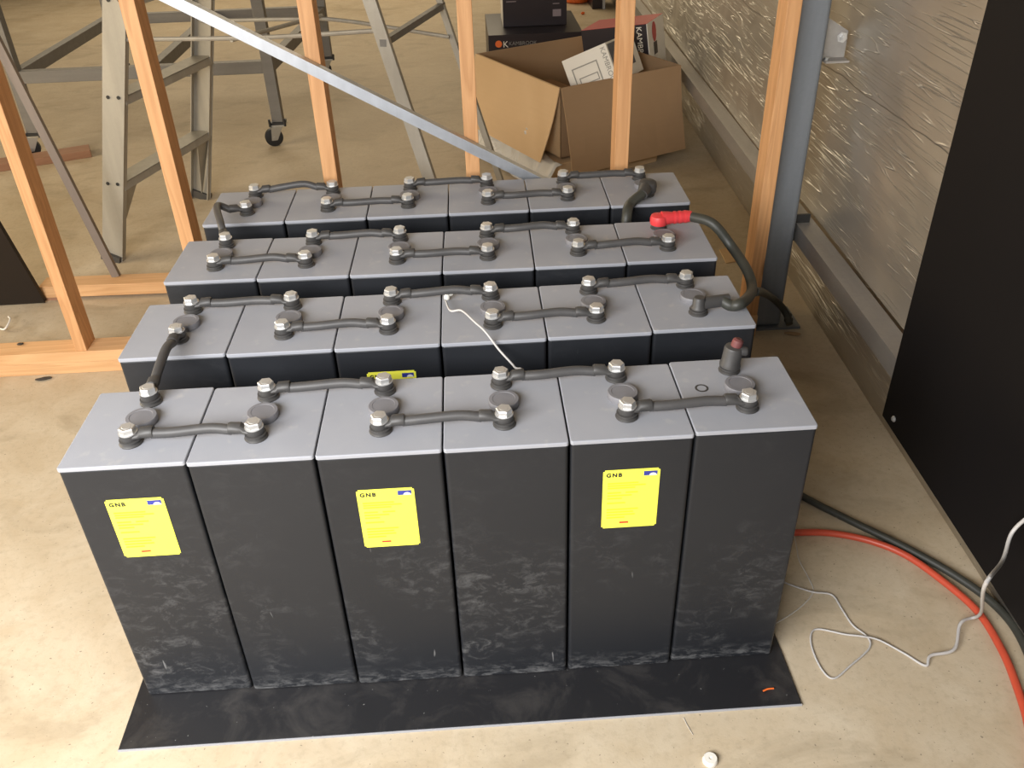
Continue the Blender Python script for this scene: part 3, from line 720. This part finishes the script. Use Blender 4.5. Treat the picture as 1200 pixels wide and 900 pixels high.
# moulded pulp / bag inside the box
bm = bmesh.new(); bmesh.ops.create_icosphere(bm, subdivisions=4, radius=.5)
for v in bm.verts:
    n = v.co.normalized(); k = 1 + .10 * math.sin(n.x * 9) * math.cos(n.y * 8) + .05 * math.sin(n.z * 17 + n.x * 13)
    v.co = Vector((v.co.x * .24 * k, v.co.y * .16 * k, v.co.z * .10 * k))
o = done(bm, 'plastic_bag', 'clear', smooth=True, loc=(1.02, 2.70, .18)); tag(o, 'crumpled clear plastic bag lying inside the cardboard box', 'bag')
bm = bmesh.new(); slab(bm, [A + e1 * .03 + e2 * .04 + up * .112, A + e1 * .40 + e2 * .03 + up * .112, A + e1 * .40 + e2 * .30 + up * .112, A + e1 * .03 + e2 * .34 + up * .112], up, .12)
o = done(bm, 'inner_carton', m_card('inner_brown', (.26, .15, .08), (.32, .19, .10)), bevel=.012); tag(o, 'brown inner carton lying at the bottom of the cardboard box', 'carton')

def carton(name, O, ex, ey, ez, m, label, prints=None):
    """O: lower front-left corner; ex along the front face, ey depth, ez up"""
    bm = bmesh.new(); e = empty(name, O)
    q = [Vector((0, 0, 0)), ex, ex + ey, ey]; hexa(bm, q + [p + ez for p in q]); b = done(bm, 'carton_body', m, e, bevel=.0015)
    tag(e, label, 'box'); return e
# white appliance box leaning in the cardboard box, front face seen through image points
def tri(pa, pb, pc, za, zb): pass
T0 = on_z(658, 72, .45); T1 = on_z(709, 50, .538)
ex = T1 - T0
dr = ray(742, 36); tt = (T1 - CAM).dot(ex) / dr.dot(ex); T2 = CAM + dr * tt      # end face square to the front face
ey = T2 - T1; ey = ey.normalized() * min(ey.length, .34)
ez = ex.cross(ey).normalized() * .17
if ez.z < 0: ez = -ez
nrm = -ey.normalized(); back = ey.normalized()
O = T0 - ez
kb = carton('appliance_box', O, ex, ey, ez, 'paper', 'white appliance box with line drawing tilted inside the cardboard box')
X = ex.normalized(); Z = ez.normalized(); L1 = ex.length
fm = frame_mat(nrm * .0006, X, Z)
bm = bmesh.new(); hz = ez.length
# outline drawing of an appliance
def ringrect(x0, y0, x1, y1, t): return [(x0, y0, x1, y0 + t), (x0, y1 - t, x1, y1), (x0, y0 + t, x0 + t, y1 - t), (x1 - t, y0 + t, x1, y1 - t)]
bars_on(bm, fm, ringrect(.03, .02, L1 * .72, hz * .72, .005) + ringrect(.05, .045, L1 * .66, hz * .45, .004), .0006); done(bm, 'drawing', 'greyprint', kb)
text('KAMBROOK', .030, 'greyprint', kb, frame_mat(X * (L1 - .030) + Z * (hz - .01) + nrm * .0006, -Z, X), .0006)
# right end face: photo patch
bm = bmesh.new(); eo = X * (L1 + .0008)
fm2 = frame_mat(ex + X * .0006, back, Z)
bars_on(bm, fm2, [(.012, .045, ey.length * .8, hz - .008)], .0008); done(bm, 'picture', mat('carton_navy', (.05, .06, .09), .4), kb)

# red topped box behind
a0 = on_z(681, 36, .47); a1 = on_z(758, 28, .52)
ex3 = (a1 - a0); ey3 = Vector((-ex3.y, ex3.x, 0)).normalized() * .24; ez3 = ex3.cross(ey3).normalized() * .25; up3 = ez3.normalized()
k3 = carton('appliance_box', a0 - ez3, ex3, ey3, ez3, 'paper', 'red topped appliance box with white lettering, standing behind the white one')
bm = bmesh.new(); q = [ez3, ez3 + ex3, ez3 + ex3 + ey3, ez3 + ey3]; slab(bm, q, up3, .001); done(bm, 'red_top', 'carton_red', k3)
n3 = ex3.cross(ez3).normalized(); n3 = n3 if n3.y < 0 else -n3
bm = bmesh.new(); slab(bm, [ex3 * .0, ex3 * .99, ex3 * .99 + ez3, ez3], n3, .001); done(bm, 'dark_front', 'blackbox', k3)
text('KAMBROOK', .036, 'paper', k3, frame_mat(ex3 * .84 + ez3 - up3 * .008 + n3 * .0016, -up3, ex3), .0008)
n3b = ey3.cross(ez3).normalized(); n3b = n3b if n3b.x > 0 else -n3b
bm = bmesh.new(); fm3 = frame_mat(ex3 + n3b * .0006, ey3, up3)
pts_ = [(.09 + .03 * math.cos(t * .5236), .20 + .045 * math.sin(t * .5236)) for t in range(12)]
vs = [bm.verts.new(fm3 @ Vector((x, y, .0004))) for x, y in pts_]; bm.faces.new(vs); done(bm, 'red_picture', 'carton_red', k3)
bm = bmesh.new(); bars_on(bm, fm3, [(.07, .10, .12, .155)], .0004); done(bm, 'dark_picture', 'blackbox', k3)

# black cartons further back
def cart_px(name, l, r, Y, z1, z0, depth, label, m='blackbox'):
    P = on_y(l[0], l[1], Y); Q = on_y(r[0], r[1], Y); O = Vector((P.x, Y, z0)); return carton(name, O, Vector((Q.x - P.x, .0, 0)), Vector((0, depth, 0)), Vector((0, 0, z1 - z0)), m, label)
lo = cart_px('printed_carton', (572, 40), (683, 40), 4.35, .225, 0.0, .62, 'low black printed carton lying behind the cardboard box')
hi = cart_px('printed_carton', (590, 30), (664, 30), 4.55, .62, .227, .30, 'upright black printed carton standing on the low black carton')
bx = hi.location
text('KAMBROOK', .05, m_rubber('faint_print', (.13, .09, .12), (.16, .1, .13)), hi, frame_mat((.04, -.0008, .30), (1, 0, 0), (0, 0, 1)), .0008)
bm = bmesh.new(); fmh = frame_mat((0, -.0006, 0), (1, 0, 0), (0, 0, 1))
bars_on(bm, fmh, [(.02, .24, .07, .245), (.02, .26, .05, .265), (.30, .05, .35, .09), (.30, .12, .34, .125), (.30, .16, .35, .165), (.29, .20, .36, .21), (.02, .14, .08, .145)], .0006); done(bm, 'print', m_rubber('carton_print', (.22, .19, .22), (.25, .2, .22)), hi)
bm = bmesh.new(); slab(bm, [Vector((-.001, 0, 0)), Vector((-.001, .30, 0)), Vector((-.001, .30, .39)), Vector((-.001, 0, .39))], (-1, 0, 0), .001); done(bm, 'white_side', 'paper', hi)
bm = bmesh.new(); lathe(bm, [(.020, 0), (.020, .001)], (.06, -.0005, .175), (0, -1, 0), 16); done(bm, 'orange_mark', 'orange', lo)
text('K', .05, 'paper', lo, frame_mat((.085, -.001, .155), (1, 0, 0), (0, 0, 1)), .0008)
text('KAMBROOK', .03, m_rubber('pale_print', (.2, .2, .2), (.25, .25, .25)), lo, frame_mat((.12, -.001, .165), (1, 0, 0), (0, 0, 1)), .0008)
# far items at the top edge
bm = bmesh.new(); lathe(bm, [(.085, 0), (.10, .01), (.105, .09), (.09, .14), (.05, .16), (.045, .2), (.02, .21)], n=24)
o = done(bm, 'orange_canister', 'orange', smooth=True, loc=on_z(676, 2)); tag(o, 'orange plastic canister on the floor far behind the boxes', 'canister')
P = on_z(694, 11); e = empty('storage_crate', P)
bm = bmesh.new(); abox(bm, 0, .10, .0, .3, 0, .4); done(bm, 'crate_body', 'blackbox', e, bevel=.004)
bm = bmesh.new(); abox(bm, .078, .098, -.012, 0, 0, .42); done(bm, 'pale_strip', 'galv', e)
tag(e, 'dark crate with a pale upright strip far behind the red topped box', 'crate')
chip('debris_scrap', (683, 17), .03, .025, .02, .2, 'orange', 'tiny orange crumb on the floor behind the cartons', 'debris')
